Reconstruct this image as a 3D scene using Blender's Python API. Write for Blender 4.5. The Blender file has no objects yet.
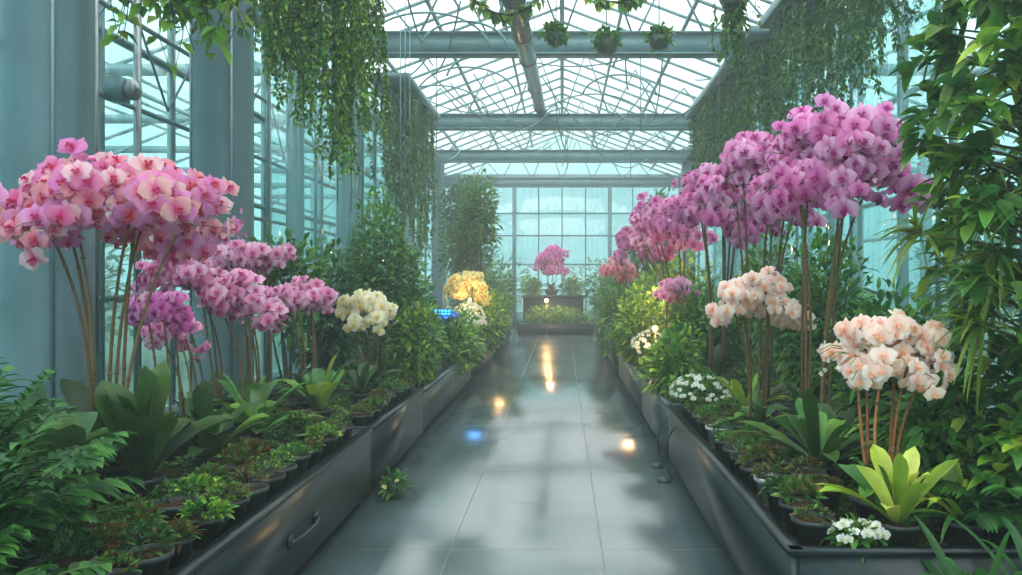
import bpy, math, numpy as np
from mathutils import Vector
rng = np.random.default_rng(7)
S = bpy.context.scene
try:
    S.view_settings.view_transform = 'Standard'
    S.view_settings.exposure = 0.0
    S.view_settings.look = 'Medium High Contrast'
except Exception: pass

# ------------------------------------------------------------ materials
def newmat(name):
    m = bpy.data.materials.new(name); m.use_nodes = True
    nt = m.node_tree; nt.nodes.clear()
    out = nt.nodes.new('ShaderNodeOutputMaterial')
    return m, nt, out
def N(nt, t, **kw):
    n = nt.nodes.new(t)
    for k, v in kw.items():
        if k in n.inputs.keys(): n.inputs[k].default_value = v
        else: setattr(n, k, v)
    return n
def plantmat(name, rough=.45, transl=.3, nscale=30, namp=.35, bump=0.0, spec=.5):
    m, nt, out = newmat(name); L = nt.links.new
    a = N(nt, 'ShaderNodeAttribute', attribute_name='Col')
    tc = N(nt, 'ShaderNodeTexCoord')
    nz = N(nt, 'ShaderNodeTexNoise'); nz.inputs['Scale'].default_value = nscale
    L(tc.outputs['Object'], nz.inputs['Vector'])
    mr = N(nt, 'ShaderNodeMapRange'); mr.inputs['To Min'].default_value = 1-namp; mr.inputs['To Max'].default_value = 1+namp
    L(nz.outputs['Fac'], mr.inputs['Value'])
    mul = N(nt, 'ShaderNodeVectorMath', operation='MULTIPLY')
    L(a.outputs['Color'], mul.inputs[0]); L(mr.outputs['Result'], mul.inputs[1])
    p = N(nt, 'ShaderNodeBsdfPrincipled'); p.inputs['Roughness'].default_value = rough
    p.inputs['Specular IOR Level'].default_value = spec
    L(mul.outputs['Vector'], p.inputs['Base Color'])
    if bump > 0:
        b = N(nt, 'ShaderNodeBump'); b.inputs['Strength'].default_value = bump; b.inputs['Distance'].default_value = .02
        L(nz.outputs['Fac'], b.inputs['Height']); L(b.outputs['Normal'], p.inputs['Normal'])
    if transl > 0:
        t = N(nt, 'ShaderNodeBsdfTranslucent'); L(mul.outputs['Vector'], t.inputs['Color'])
        mx = N(nt, 'ShaderNodeMixShader'); mx.inputs[0].default_value = transl
        L(p.outputs[0], mx.inputs[1]); L(t.outputs[0], mx.inputs[2]); L(mx.outputs[0], out.inputs['Surface'])
    else: L(p.outputs[0], out.inputs['Surface'])
    return m
def simple(name, col, rough=.5, metal=0, nscale=6, namp=.2, bump=0, spec=.5):
    m, nt, out = newmat(name); L = nt.links.new
    tc = N(nt, 'ShaderNodeTexCoord'); nz = N(nt, 'ShaderNodeTexNoise'); nz.inputs['Scale'].default_value = nscale
    nz.inputs['Detail'].default_value = 6
    L(tc.outputs['Object'], nz.inputs['Vector'])
    cr = N(nt, 'ShaderNodeValToRGB'); c = np.array(col)
    cr.color_ramp.elements[0].position = .3; cr.color_ramp.elements[1].position = .75
    cr.color_ramp.elements[0].color = (*(c*(1-namp)), 1); cr.color_ramp.elements[1].color = (*np.minimum(c*(1+namp), 1), 1)
    L(nz.outputs['Fac'], cr.inputs['Fac'])
    p = N(nt, 'ShaderNodeBsdfPrincipled', Roughness=rough, Metallic=metal)
    p.inputs['Specular IOR Level'].default_value = spec
    L(cr.outputs['Color'], p.inputs['Base Color'])
    if bump:
        b = N(nt, 'ShaderNodeBump'); b.inputs['Strength'].default_value = bump; b.inputs['Distance'].default_value = .02
        L(nz.outputs['Fac'], b.inputs['Height']); L(b.outputs['Normal'], p.inputs['Normal'])
    L(p.outputs[0], out.inputs['Surface']); return m
def emit(name, col, s):
    m, nt, out = newmat(name); e = N(nt, 'ShaderNodeEmission', Color=(*col, 1), Strength=s)
    nt.links.new(e.outputs[0], out.inputs['Surface']); return m
def glassmat(name, tint, gl=.12, diff=.0, rough=.05, dcol=(.72, .9, .92)):
    m, nt, out = newmat(name); L = nt.links.new
    t = N(nt, 'ShaderNodeBsdfTransparent', Color=(*tint, 1))
    g = N(nt, 'ShaderNodeBsdfGlossy', Roughness=rough, Color=(.9, 1, 1, 1))
    mx = N(nt, 'ShaderNodeMixShader'); mx.inputs[0].default_value = gl
    L(t.outputs[0], mx.inputs[1]); L(g.outputs[0], mx.inputs[2])
    last = mx
    if diff > 0:
        tc = N(nt, 'ShaderNodeTexCoord'); mp = N(nt, 'ShaderNodeMapping'); mp.inputs['Scale'].default_value = (7, 7, .35)
        nz = N(nt, 'ShaderNodeTexNoise'); nz.inputs['Scale'].default_value = 2.5; nz.inputs['Detail'].default_value = 6
        L(tc.outputs['Object'], mp.inputs['Vector']); L(mp.outputs[0], nz.inputs['Vector'])
        mr = N(nt, 'ShaderNodeMapRange'); mr.inputs['From Min'].default_value = .3; mr.inputs['From Max'].default_value = .7
        mr.inputs['To Min'].default_value = diff*.3; mr.inputs['To Max'].default_value = diff*1.7
        L(nz.outputs['Fac'], mr.inputs['Value'])
        tr = N(nt, 'ShaderNodeBsdfTranslucent', Color=(*dcol, 1))
        m2 = N(nt, 'ShaderNodeMixShader'); L(mr.outputs[0], m2.inputs[0])
        L(mx.outputs[0], m2.inputs[1]); L(tr.outputs[0], m2.inputs[2]); last = m2
    L(last.outputs[0], out.inputs['Surface']); return m

M_LEAF = plantmat('leaf_green', .4, .35, 25, .35)
M_GLOSS = plantmat('glossy_leaf', .32, .25, 12, .35, spec=.5)
M_PETAL = plantmat('orchid_petal', .55, .45, 40, .06, spec=.3)
M_STEM = plantmat('stem_bark', .65, 0, 40, .3)
M_POT = plantmat('pot_plastic', .4, 0, 15, .15)
M_SOIL = plantmat('soil_moss', .95, 0, 45, .6, bump=1.0, spec=.1)
M_PLANTER = simple('planter_painted_steel', (.018, .029, .033), .3, .2, 3, .35, .05)
M_PLANTER2 = simple('planter_galvanised_steel', (.09, .12, .125), .35, .3, 3, .3, .05)
M_DARK = simple('dark_toe_kick', (.008, .010, .011), .6)
M_FRAME = simple('frame_painted_teal', (.125, .24, .26), .4, .1, 4, .2)
M_COLUMN = simple('column_painted', (.16, .25, .285), .3, .2, 2, .15)
M_PIPE = simple('galvanised_duct', (.26, .29, .30), .3, .8, 8, .2)
M_CABLE = simple('cable_dark', (.05, .08, .08), .5)
M_GLASS = glassmat('clear_wall_glass', (.80, .95, .96), .10, .08)
M_ROOF = glassmat('roof_glass', (.95, .99, 1.0), .04, .14)
M_CURT = glassmat('misty_partition_glass', (.84, .94, .94), .08, .13)
M_WARM = emit('warm_bulb', (1, .55, .18), 25)
M_BLUE = emit('blue_led', (.04, .35, 1), 4)

# ------------------------------------------------------------ mesh builder
class MB:
    def __init__(s): s.v=[]; s.q=[]; s.t=[]; s.c=[]; s.qm=[]; s.tm=[]; s.n=0; s.mats=[]
    def mi(s, m):
        if m not in s.mats: s.mats.append(m)
        return s.mats.index(m)
    def add(s, v, q, c, m, tri=None):
        v = np.asarray(v, float).reshape(-1, 3); c = np.asarray(c, float)
        if c.ndim == 1: c = np.tile(c, (len(v), 1))
        i = s.mi(m); s.v.append(v); s.c.append(c.reshape(-1, 3))
        if q is not None and len(q):
            q = np.asarray(q, int).reshape(-1, 4)+s.n; s.q.append(q); s.qm.append(np.full(len(q), i))
        if tri is not None and len(tri):
            t = np.asarray(tri, int).reshape(-1, 3)+s.n; s.t.append(t); s.tm.append(np.full(len(t), i))
        s.n += len(v)
    def finish(s, name, origin=None, smooth=True, parent=None):
        v = np.concatenate(s.v); c = np.concatenate(s.c)
        if origin is None:
            lo = v.min(0); hi = v.max(0); origin = ((lo[0]+hi[0])/2, (lo[1]+hi[1])/2, lo[2])
        o = np.array(origin, float); v = v-o
        q = np.concatenate(s.q) if s.q else np.zeros((0, 4), int)
        t = np.concatenate(s.t) if s.t else np.zeros((0, 3), int)
        me = bpy.data.meshes.new(name); nf = len(q)+len(t)
        me.vertices.add(len(v)); me.vertices.foreach_set('co', v.astype(np.float32).ravel())
        me.loops.add(q.size+t.size); me.loops.foreach_set('vertex_index', np.concatenate([q.ravel(), t.ravel()]).astype(np.int32))
        me.polygons.add(nf)
        ls = np.concatenate([np.arange(len(q))*4, q.size+np.arange(len(t))*3]).astype(np.int32)
        me.polygons.foreach_set('loop_start', ls)
        me.polygons.foreach_set('material_index', np.concatenate(s.qm+s.tm).astype(np.int32))
        me.update(calc_edges=True); me.validate()
        a = me.color_attributes.new('Col', 'FLOAT_COLOR', 'POINT')
        cc = np.ones((len(v), 4), np.float32); cc[:, :3] = np.clip(c, 0, 1); a.data.foreach_set('color', cc.ravel())
        if smooth: me.polygons.foreach_set('use_smooth', np.ones(nf, bool))
        for m in s.mats: me.materials.append(m)
        ob = bpy.data.objects.new(name, me); ob.location = o
        S.collection.objects.link(ob)
        if parent: ob.parent = parent
        return ob

def unit(a): return a/(np.linalg.norm(a, axis=-1, keepdims=True)+1e-9)
def box(mb, lo, hi, m, c=(.5, .5, .5)):
    x0, y0, z0 = lo; x1, y1, z1 = hi
    v = [(x0,y0,z0),(x1,y0,z0),(x1,y1,z0),(x0,y1,z0),(x0,y0,z1),(x1,y0,z1),(x1,y1,z1),(x0,y1,z1)]
    mb.add(v, [(0,3,2,1),(4,5,6,7),(0,1,5,4),(1,2,6,5),(2,3,7,6),(3,0,4,7)], c, m)
def bar(mb, a, b, w, h, m, c=(.5,.5,.5)):
    a = np.array(a, float); b = np.array(b, float); d = unit(b-a)
    up = np.array([0,0,1.]) if abs(d[2]) < .95 else np.array([0,1.,0])
    s = unit(np.cross(d, up)); u = np.cross(s, d)
    v = [p+s*w/2*i+u*h/2*j for p in (a, b) for i, j in ((-1,-1),(1,-1),(1,1),(-1,1))]
    mb.add(v, [(0,1,2,3),(7,6,5,4),(0,4,5,1),(1,5,6,2),(2,6,7,3),(3,7,4,0)], c, m)
def tube(mb, pts, r0, r1, m, c=(.5,.5,.5), k=6, cap=True):
    P = np.array(pts, float); n = len(P); T = unit(np.gradient(P, axis=0))
    ref = np.array([.13, .97, .2]) if abs(T[:, 1]).mean() < .8 else np.array([1., .1, .1])
    A = unit(np.cross(T, ref)); B = np.cross(T, A)
    ang = np.arange(k)*2*np.pi/k; r = np.linspace(r0, r1, n)[:, None, None]
    v = P[:, None]+r*(A[:, None]*np.cos(ang)[None, :, None]+B[:, None]*np.sin(ang)[None, :, None])
    q = [(i*k+j, i*k+(j+1) % k, (i+1)*k+(j+1) % k, (i+1)*k+j) for i in range(n-1) for j in range(k)]
    v = v.reshape(-1, 3); tri = []
    if cap:
        v = np.vstack([v, P[0], P[-1]]); e = n*k
        tri = [(e, (j+1) % k, j) for j in range(k)]+[(e+1, (n-1)*k+j, (n-1)*k+(j+1) % k) for j in range(k)]
    mb.add(v, q, c, m, tri)
def lathe(mb, cen, prof, m, c, k=20):
    cen = np.array(cen, float); ang = np.arange(k)*2*np.pi/k
    v = np.array([[(r*math.cos(a), r*math.sin(a), z) for a in ang] for r, z in prof]).reshape(-1, 3)+cen
    q = [(i*k+j, i*k+(j+1) % k, (i+1)*k+(j+1) % k, (i+1)*k+j) for i in range(len(prof)-1) for j in range(k)]
    mb.add(v, q, c, m)
PROF = {'leaf': lambda t: np.sin(np.pi*np.clip(t, 0, 1)**.75)**.8*.97+.03*(1-t),
        'strap': lambda t: np.where(t < .999, (.45+.75*t)*np.clip((1-t)*3.2, 0, 1)**.55, .02),
        'blade': lambda t: np.clip((1-t)**.7*(.6+.9*t), .02, 1)}
def ribbons(mb, P, D, L, W, droop, col, m, nu=4, fold=.25, prof='leaf', roll=.3, tip=1.15, base=.8):
    P = np.atleast_2d(P).astype(float); n = len(P); D = unit(np.broadcast_to(D, (n, 3)).astype(float))
    L = np.broadcast_to(L, n); W = np.broadcast_to(W, n); dr = np.broadcast_to(droop, n); col = np.broadcast_to(col, (n, 3))
    t = np.linspace(0, 1, nu+1)
    C = P[:, None]+D[:, None]*(L[:, None]*t)[..., None]
    C[..., 2] -= dr[:, None]*L[:, None]*t**2
    up = np.array([0, 0, 1.])+rng.normal(0, roll, (n, 3))
    side = unit(np.cross(D, up))
    T = unit(np.gradient(C, axis=1)); Nn = np.cross(side[:, None], T)
    w = (W[:, None]/2*PROF[prof](t))[..., None, None]
    s = np.array([-1, 0, 1.])[None, None, :, None]
    V = C[:, :, None]+side[:, None, None]*w*s+Nn[:, :, None]*fold*w*np.abs(s)
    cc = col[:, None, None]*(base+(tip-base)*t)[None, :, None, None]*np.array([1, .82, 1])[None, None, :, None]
    cc = np.broadcast_to(cc, V.shape)
    q = np.array([(i*3+j, i*3+j+1, (i+1)*3+j+1, (i+1)*3+j) for i in range(nu) for j in range(2)])
    Q = (q[None]+(np.arange(n)*(nu+1)*3)[:, None, None]).reshape(-1, 4)
    mb.add(V.reshape(-1, 3), Q, cc.reshape(-1, 3), m)
def pick(cols, n, var=.25):
    c = np.array(cols)[rng.integers(0, len(cols), n)]
    return c*(1+rng.uniform(-var, var, (n, 1)))
G_DARK = [(.03,.11,.03),(.045,.15,.035),(.06,.18,.04)]
G_OLIVE = [(.05,.115,.022),(.085,.16,.027),(.04,.10,.022)]
G_MID = [(.06,.20,.035),(.11,.29,.045),(.08,.24,.05),(.19,.37,.05)]
G_LIME = [(.28,.48,.055),(.42,.56,.065),(.20,.42,.05)]
G_MIST = [(.08,.20,.10),(.12,.25,.12),(.10,.23,.11)]  # paler greens: haze painted into the leaf colour of farther foliage
G_MOSS = [(.12,.19,.03),(.18,.17,.04),(.24,.12,.04),(.09,.20,.03),(.15,.08,.03),(.10,.24,.05)]

def flower_template():
    V=[]; Q=[]; Wt=[]; base=0
    def petal(a, l, w, z0, cup, kind, nu=4):
        nonlocal base
        t = np.linspace(0, 1, nu+1); pr = np.sin(np.pi*(t*.93+.03)**.8)**.65; pr[-1] *= .75
        d = np.array([math.cos(a), math.sin(a)]); s = np.array([-d[1], d[0]])
        for i in range(nu+1):
            for j in (-1, 0, 1):
                xy = d*l*t[i]*(1.0 if j == 0 else .95)+s*w/2*pr[i]*j
                z = z0+cup*math.sin(t[i]*2.2)*.22-(.09*abs(j) if cup >= 0 else -.1*abs(j))
                V.append((xy[0], xy[1], z))
                if kind == 0:
                    k = min(1, max(0, 1-2.1*t[i])); k = max(k, .15*(j == 0)*(t[i] < .8)); Wt.append((1-k, k, 0))
                else: Wt.append((0, .15, .85))
        for i in range(nu):
            for j in range(2): Q.append((base+i*3+j, base+i*3+j+1, base+(i+1)*3+j+1, base+(i+1)*3+j))
        base += (nu+1)*3
    R = math.radians
    petal(R(90), .95, .62, -.06, .6, 0); petal(R(218), .92, .58, -.06, .6, 0); petal(R(322), .92, .58, -.06, .6, 0)
    petal(R(8), 1.0, 1.12, .02, 1, 0); petal(R(172), 1.0, 1.12, .02, 1, 0)
    petal(R(270), .42, .34, .10, 2.2, 1, 2); petal(R(200), .26, .2, .12, 2, 1, 2); petal(R(340), .26, .2, .12, 2, 1, 2)
    return np.array(V), np.array(Q), np.array(Wt)
FV, FQ, FW = flower_template()
def flowers(mb, P, F, size, edge, center, lip, var=.10):
    n = len(P); F = unit(F); up = np.array([0, 0, 1.])+rng.normal(0, .25, (n, 3))
    R = unit(np.cross(up, F)); U = np.cross(F, R)
    sz = size*rng.uniform(.75, 1.2, n)
    V = P[:, None]+sz[:, None, None]*(FV[None, :, 0:1]*R[:, None]+FV[None, :, 1:2]*U[:, None]+FV[None, :, 2:3]*F[:, None])
    e = pick(edge, n, var); c = pick(center, n, var); l = np.tile(np.array(lip), (n, 1))
    C = FW[None, :, 0:1]*e[:, None]+FW[None, :, 1:2]*c[:, None]+FW[None, :, 2:3]*l[:, None]
    Q = (FQ[None]+(np.arange(n)*len(FV))[:, None, None]).reshape(-1, 4)
    mb.add(V.reshape(-1, 3), Q, C.reshape(-1, 3), M_PETAL)

def pot(mb, c, r, h, col=(.03,.035,.035), soil=(.05,.03,.015)):
    lathe(mb, c, [(0, 0), (r*.72, 0), (r*.95, h*.82), (r*1.06, h*.82), (r*1.08, h), (r*.98, h), (r*.93, h*.86)], M_POT, col)
    x, y, z = c; lathe(mb, (x, y, z+h*.86), [(r*.94, 0), (r*.5, r*.1), (0, r*.12)], M_SOIL, soil, 14)

def strap_leaves(mb, base, n, L, W, cols, elev=(25, 75), droop=.45, m=None, prof='strap', nu=7):
    az = np.arange(n)*2.399+rng.uniform(0, 6); el = np.radians(rng.uniform(*elev, n))
    D = np.c_[np.cos(az)*np.cos(el), np.sin(az)*np.cos(el), np.sin(el)]
    P = np.array(base)+D*np.array([.03, .03, 0])
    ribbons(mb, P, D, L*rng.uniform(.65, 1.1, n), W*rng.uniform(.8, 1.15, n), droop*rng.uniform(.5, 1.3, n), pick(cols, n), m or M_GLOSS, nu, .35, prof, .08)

PINK = dict(edge=[(.95,.42,.70),(.94,.34,.60),(.95,.46,.56),(.85,.34,.70),(1,.76,.80),(1,.62,.60),(.90,.46,.80)], center=[(.84,.09,.36),(.80,.09,.44),(.9,.18,.22)], lip=(.62,.05,.14))
MAG = dict(edge=[(.86,.34,.66),(.92,.48,.78),(.82,.28,.60),(.94,.60,.84)], center=[(.60,.06,.40),(.66,.10,.50)], lip=(.42,.02,.2))
HOT = dict(edge=[(.88,.24,.64),(.88,.34,.72),(.92,.46,.78)], center=[(.60,.05,.4)], lip=(.4,.02,.2))
PALE = dict(edge=[(.94,.54,.76),(.97,.70,.86),(.92,.44,.68)], center=[(.78,.16,.48)], lip=(.55,.05,.25))
PEACH = dict(edge=[(1,.87,.78),(1,.80,.70),(1,.92,.87),(1,.84,.84)], center=[(1,.64,.48),(1,.68,.58)], lip=(.95,.5,.3))
WHITE = dict(edge=[(1,.99,.90),(1,.96,.78)], center=[(.95,.85,.45)], lip=(.85,.55,.05))
YELL = dict(edge=[(.96,.90,.42),(.97,.95,.6)], center=[(.92,.75,.2)], lip=(.7,.3,.03))
SALM = dict(edge=[(.97,.56,.62),(.97,.48,.58)], center=[(.85,.22,.3)], lip=(.6,.08,.1))

def orchid(name, base, cen, rad, n, fs, pal, stems=5, leaves=9, leafL=.42, leafW=.1, potr=.12, stemr=.007, face=(-.25, -1, .1), leafcols=G_OLIVE, stemcol=(.14,.085,.035), elev=(25, 75)):
    mb = MB(); base = np.array(base, float); cen = np.array(cen, float); rad = np.array(rad, float)
    ph = .14; pot(mb, base, potr, ph); b = base+[0, 0, ph]
    tips = []
    for i in range(stems):
        a = i*2.399+rng.uniform(0, 1); rr = math.sqrt((i+.5)/stems)
        s0 = b+[math.cos(a)*potr*.45, math.sin(a)*potr*.45, -.01]
        top = cen+rad*np.array([math.cos(a)*rr*.8, math.sin(a)*rr*.8, -.1+.4*(1-rr)])
        H = top[2]-s0[2]; t = np.linspace(0, 1, 14)[:, None]
        c1 = s0+np.array([rng.normal(0, .04), rng.normal(0, .04), H*.55]); c2 = (s0*.35+top*.65); c2[2] = s0[2]+H*rng.uniform(.85, 1.05)
        pts = s0*(1-t)**3+3*c1*t*(1-t)**2+3*c2*t*t*(1-t)+top*t**3
        tube(mb, pts, stemr*1.3, stemr*.75, M_STEM, np.array(stemcol)*rng.uniform(.6, 1.6), 6)
        for f in (.3, .5, .68):
            p = pts[int(f*13)]; tube(mb, [p-[0, 0, .006], p+[0, 0, .006]], stemr*1.7, stemr*1.5, M_STEM, (.16,.13,.05), 6)
        tips.append(top)
    nsp = max(5, n//12); P=[]; F=[]; per = int(math.ceil(n/nsp)); mr = rad.mean()
    for j in range(nsp):
        a = j*2.399+rng.uniform(-.3, .3); rr = math.sqrt((j+.6)/nsp); c0 = tips[j % stems]
        zz = (1-rr**2)**.5*rng.uniform(.4, 1.0) if rr < .75 else rng.uniform(-.85, .5)
        ed = cen+rad*np.array([math.cos(a)*rr*rng.uniform(.92, 1.08), math.sin(a)*rr, zz])
        st = cen*.4+c0*.6; mid = (st+ed)/2+np.array([0, 0, rad[2]*.35])
        tt = np.linspace(0, 1, 8)[:, None]; arc = st*(1-tt)**2+2*mid*tt*(1-tt)+ed*tt**2
        tube(mb, arc, stemr*.6, stemr*.3, M_STEM, (.14,.2,.06), 4)
        rc = max(mr*.30, fs*1.3)
        d = unit(rng.normal(0, 1, (per, 3))); c = ed-(ed-st)*rng.uniform(0, .4, (per, 1))
        P.append(c+d*rc*rng.uniform(.6, 1.1, (per, 1))); F.append(d*.55+unit(ed-cen+1e-4)*.45+np.array(face)*.75+rng.normal(0, .22, (per, 3)))
    flowers(mb, np.concatenate(P), np.concatenate(F), fs, **pal)
    nb = max(6, n//14); a = rng.uniform(0, 6.28, nb)
    PB = cen+rad*np.c_[np.cos(a)*1.08, np.sin(a)*1.08, rng.uniform(-.8, .2, nb)]
    for p in PB:
        q = cen+(p-cen)*.7+[0, 0, .02]; tube(mb, [q, (p+q)/2+[0, 0, .015], p], .0025, .0015, M_STEM, (.14,.2,.06), 4)
    ribbons(mb, PB+[0, 0, fs*.2], rng.normal(0, .4, (nb, 3))+[0, 0, -1], fs*.5, fs*.45, 0, pick(pal['edge'], nb)*.85, M_PETAL, 3, .9)
    if leaves: strap_leaves(mb, b-[0, 0, .01], leaves, leafL, leafW, leafcols, elev)
    return mb.finish(name, base)

def bush(name, cen, rad, n, L, W, cols, m=None, base=None, up=.35, droop=.4, shell=.45, mb=None, nu=3, stems=6):
    own = mb is None; mb = mb or MB(); cen = np.array(cen, float); rad = np.array(rad, float)
    d = unit(rng.normal(0, 1, (n, 3))); r = rng.uniform(0, 1, n)**shell
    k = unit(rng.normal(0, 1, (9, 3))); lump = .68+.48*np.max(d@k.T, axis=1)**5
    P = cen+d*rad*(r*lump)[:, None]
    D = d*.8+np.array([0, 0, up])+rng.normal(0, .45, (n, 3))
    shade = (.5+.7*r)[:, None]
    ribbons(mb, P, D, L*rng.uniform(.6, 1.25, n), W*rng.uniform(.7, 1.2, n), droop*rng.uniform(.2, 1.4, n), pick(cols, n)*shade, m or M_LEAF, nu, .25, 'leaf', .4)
    b = np.array(base if base is not None else (cen[0], cen[1], cen[2]-rad[2]), float)
    for i in range(stems):
        e = cen+unit(rng.normal(0, 1, 3))*rad*.75; mid = (b+e)/2+rng.normal(0, .05, 3); t = np.linspace(0, 1, 6)[:, None]
        tube(mb, b*(1-t)**2+2*mid*t*(1-t)+e*t**2, .014, .004, M_STEM, (.08,.07,.03), 5)
    if own: return mb.finish(name, b)

def vines(name, pts_top, lens, leafn, L, W, cols, wig=.05, m=None, mb=None, fin=True):
    mb = mb or MB(); P=[]
    for p, ln in zip(pts_top, lens):
        k = max(5, int(ln*8)); t = np.linspace(0, 1, k); ph = rng.uniform(0, 6, 2)
        pts = np.c_[p[0]+wig*np.sin(t*5+ph[0])*t, p[1]+wig*np.cos(t*4+ph[1])*t, p[2]-ln*t]
        tube(mb, pts, .004, .002, M_STEM, (.06,.09,.03), 4)
        m_ = max(3, int(leafn*ln)); u = rng.uniform(0, 1, m_)
        P.append(np.c_[np.interp(u, t, pts[:, 0]), np.interp(u, t, pts[:, 1]), np.interp(u, t, pts[:, 2])])
    P = np.concatenate(P); n = len(P); D = rng.normal(0, 1, (n, 3))*[1, 1, .5]+[0, 0, -.4]
    ribbons(mb, P, D, L*rng.uniform(.6, 1.3, n), W*rng.uniform(.7, 1.3, n), .5, pick(cols, n, .4), m or M_LEAF, 2, .2, 'leaf', .5)
    if fin: return mb.finish(name)

def frond(mb, base, D, L, droop, cols, ll=.16, lw=.022, n=22, m=None):
    base = np.array(base, float); D = unit(np.array(D, float)); t = np.linspace(0, 1, 12)
    C = base+D*(L*t)[:, None]; C[:, 2] -= droop*L*t**2
    tube(mb, C, .006, .002, M_STEM, (.08,.14,.04), 5)
    u = np.linspace(.15, .98, n); P = np.c_[[np.interp(u, t, C[:, i]) for i in range(3)]].T
    T = unit(np.gradient(P, axis=0)); sd = unit(np.cross(T, [0, 0, 1.]))
    ln = ll*np.sin(np.pi*(u*.8+.15))**.6
    for s in (-1, 1):
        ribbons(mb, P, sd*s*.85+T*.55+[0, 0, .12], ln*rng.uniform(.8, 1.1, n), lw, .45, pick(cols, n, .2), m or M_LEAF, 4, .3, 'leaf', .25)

# ------------------------------------------------------------ camera / world / lights
cam = bpy.data.cameras.new('camera'); co = bpy.data.objects.new('camera', cam); S.collection.objects.link(co)
co.location = (0, 0, 1.5); co.rotation_euler = (math.pi/2, 0, 0)
cam.sensor_width = 36; cam.lens = 36*800/1022; cam.shift_x = -.05; cam.shift_y = -.0073; cam.clip_end = 300
S.camera = co
w = bpy.data.worlds.new('sky'); S.world = w; w.use_nodes = True; nt = w.node_tree; nt.nodes.clear(); Lk = nt.links.new
out = nt.nodes.new('ShaderNodeOutputWorld'); bg = nt.nodes.new('ShaderNodeBackground')
tc = nt.nodes.new('ShaderNodeTexCoord'); sp = nt.nodes.new('ShaderNodeSeparateXYZ'); Lk(tc.outputs['Generated'], sp.inputs[0])
nz = nt.nodes.new('ShaderNodeTexNoise'); nz.inputs['Scale'].default_value = 4; nz.inputs['Detail'].default_value = 5; Lk(tc.outputs['Generated'], nz.inputs['Vector'])
ad = N(nt, 'ShaderNodeMath', operation='MULTIPLY_ADD'); ad.inputs[1].default_value = .35; Lk(nz.outputs['Fac'], ad.inputs[0]); Lk(sp.outputs['Z'], ad.inputs[2])
cr = nt.nodes.new('ShaderNodeValToRGB'); e = cr.color_ramp.elements
e[0].position = .12; e[0].color = (.14, .255, .265, 1); e[1].position = .72; e[1].color = (.98, 1.0, .98, 1)
x = cr.color_ramp.elements.new(.30); x.color = (.265, .425, .435, 1)
Lk(ad.outputs[0], cr.inputs['Fac']); Lk(cr.outputs['Color'], bg.inputs['Color']); bg.inputs['Strength'].default_value = 2.7
Lk(bg.outputs[0], out.inputs['Surface'])
sun = bpy.data.lights.new('sun', 'SUN'); sun.energy = 0.9; sun.angle = math.radians(70); sun.color = (1, .94, .84)
so = bpy.data.objects.new('sun', sun); S.collection.objects.link(so)
so.rotation_euler = Vector((.3, .6, -1)).to_track_quat('-Z', 'Y').to_euler()

# ------------------------------------------------------------ floor
m, nt, out = newmat('polished_wet_concrete'); Lk = nt.links.new
tc = N(nt, 'ShaderNodeTexCoord')
br = N(nt, 'ShaderNodeTexBrick'); br.offset = 0; br.inputs['Scale'].default_value = 1
br.inputs['Brick Width'].default_value = .84; br.inputs['Row Height'].default_value = .95; br.inputs['Mortar Size'].default_value = .004
br.inputs['Mortar Smooth'].default_value = .6
mp = N(nt, 'ShaderNodeMapping'); mp.inputs['Location'].default_value = (.62, .3, 0)
Lk(tc.outputs['Object'], mp.inputs['Vector']); Lk(mp.outputs[0], br.inputs['Vector'])
n1 = N(nt, 'ShaderNodeTexNoise'); n1.inputs['Scale'].default_value = 1.6; n1.inputs['Detail'].default_value = 8; Lk(tc.outputs['Object'], n1.inputs['Vector'])
cr = N(nt, 'ShaderNodeValToRGB'); cr.color_ramp.elements[0].position = .3; cr.color_ramp.elements[1].position = .7
cr.color_ramp.elements[0].color = (.06, .095, .10, 1); cr.color_ramp.elements[1].color = (.105, .15, .16, 1); Lk(n1.outputs['Fac'], cr.inputs['Fac'])
mx = N(nt, 'ShaderNodeMix', data_type='RGBA'); Lk(br.outputs['Fac'], mx.inputs[0]); Lk(cr.outputs['Color'], mx.inputs[6]); mx.inputs[7].default_value = (.03, .045, .05, 1)
p = N(nt, 'ShaderNodeBsdfPrincipled'); Lk(mx.outputs[2], p.inputs['Base Color'])
p.inputs['IOR'].default_value = 2.35
mr = N(nt, 'ShaderNodeMapRange'); mr.inputs['From Min'].default_value = .35; mr.inputs['From Max'].default_value = .65
mr.inputs['To Min'].default_value = .17; mr.inputs['To Max'].default_value = .23; Lk(n1.outputs['Fac'], mr.inputs['Value'])
rm = N(nt, 'ShaderNodeMath', operation='MULTIPLY_ADD'); rm.inputs[1].default_value = .3; Lk(br.outputs['Fac'], rm.inputs[0]); Lk(mr.outputs[0], rm.inputs[2]); Lk(rm.outputs[0], p.inputs['Roughness'])
n2 = N(nt, 'ShaderNodeTexNoise'); n2.inputs['Scale'].default_value = 7; n2.inputs['Detail'].default_value = 2; Lk(tc.outputs['Object'], n2.inputs['Vector'])
bp = N(nt, 'ShaderNodeBump'); bp.inputs['Strength'].default_value = .07; bp.inputs['Distance'].default_value = .01; Lk(n2.outputs['Fac'], bp.inputs['Height']); Lk(bp.outputs[0], p.inputs['Normal'])
Lk(p.outputs[0], out.inputs['Surface']); M_FLOOR = m
WX = 3.7; Y0 = -3; Y1 = 25.2; EAVE = 4.7; RIDGE = 6.1
mb = MB(); box(mb, (-WX, Y0, -.1), (WX, Y1, 0), M_FLOOR); mb.finish('floor', (0, 0, 0), False)
M_GRASS = simple('outside_grass', (.05, .12, .07), .9, 0, 2, .4)
mb = MB(); box(mb, (-60, -20, -.25), (60, 90, -.101), M_GRASS); mb.finish('ground_outside', (0, 0, -.101), False)

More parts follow.
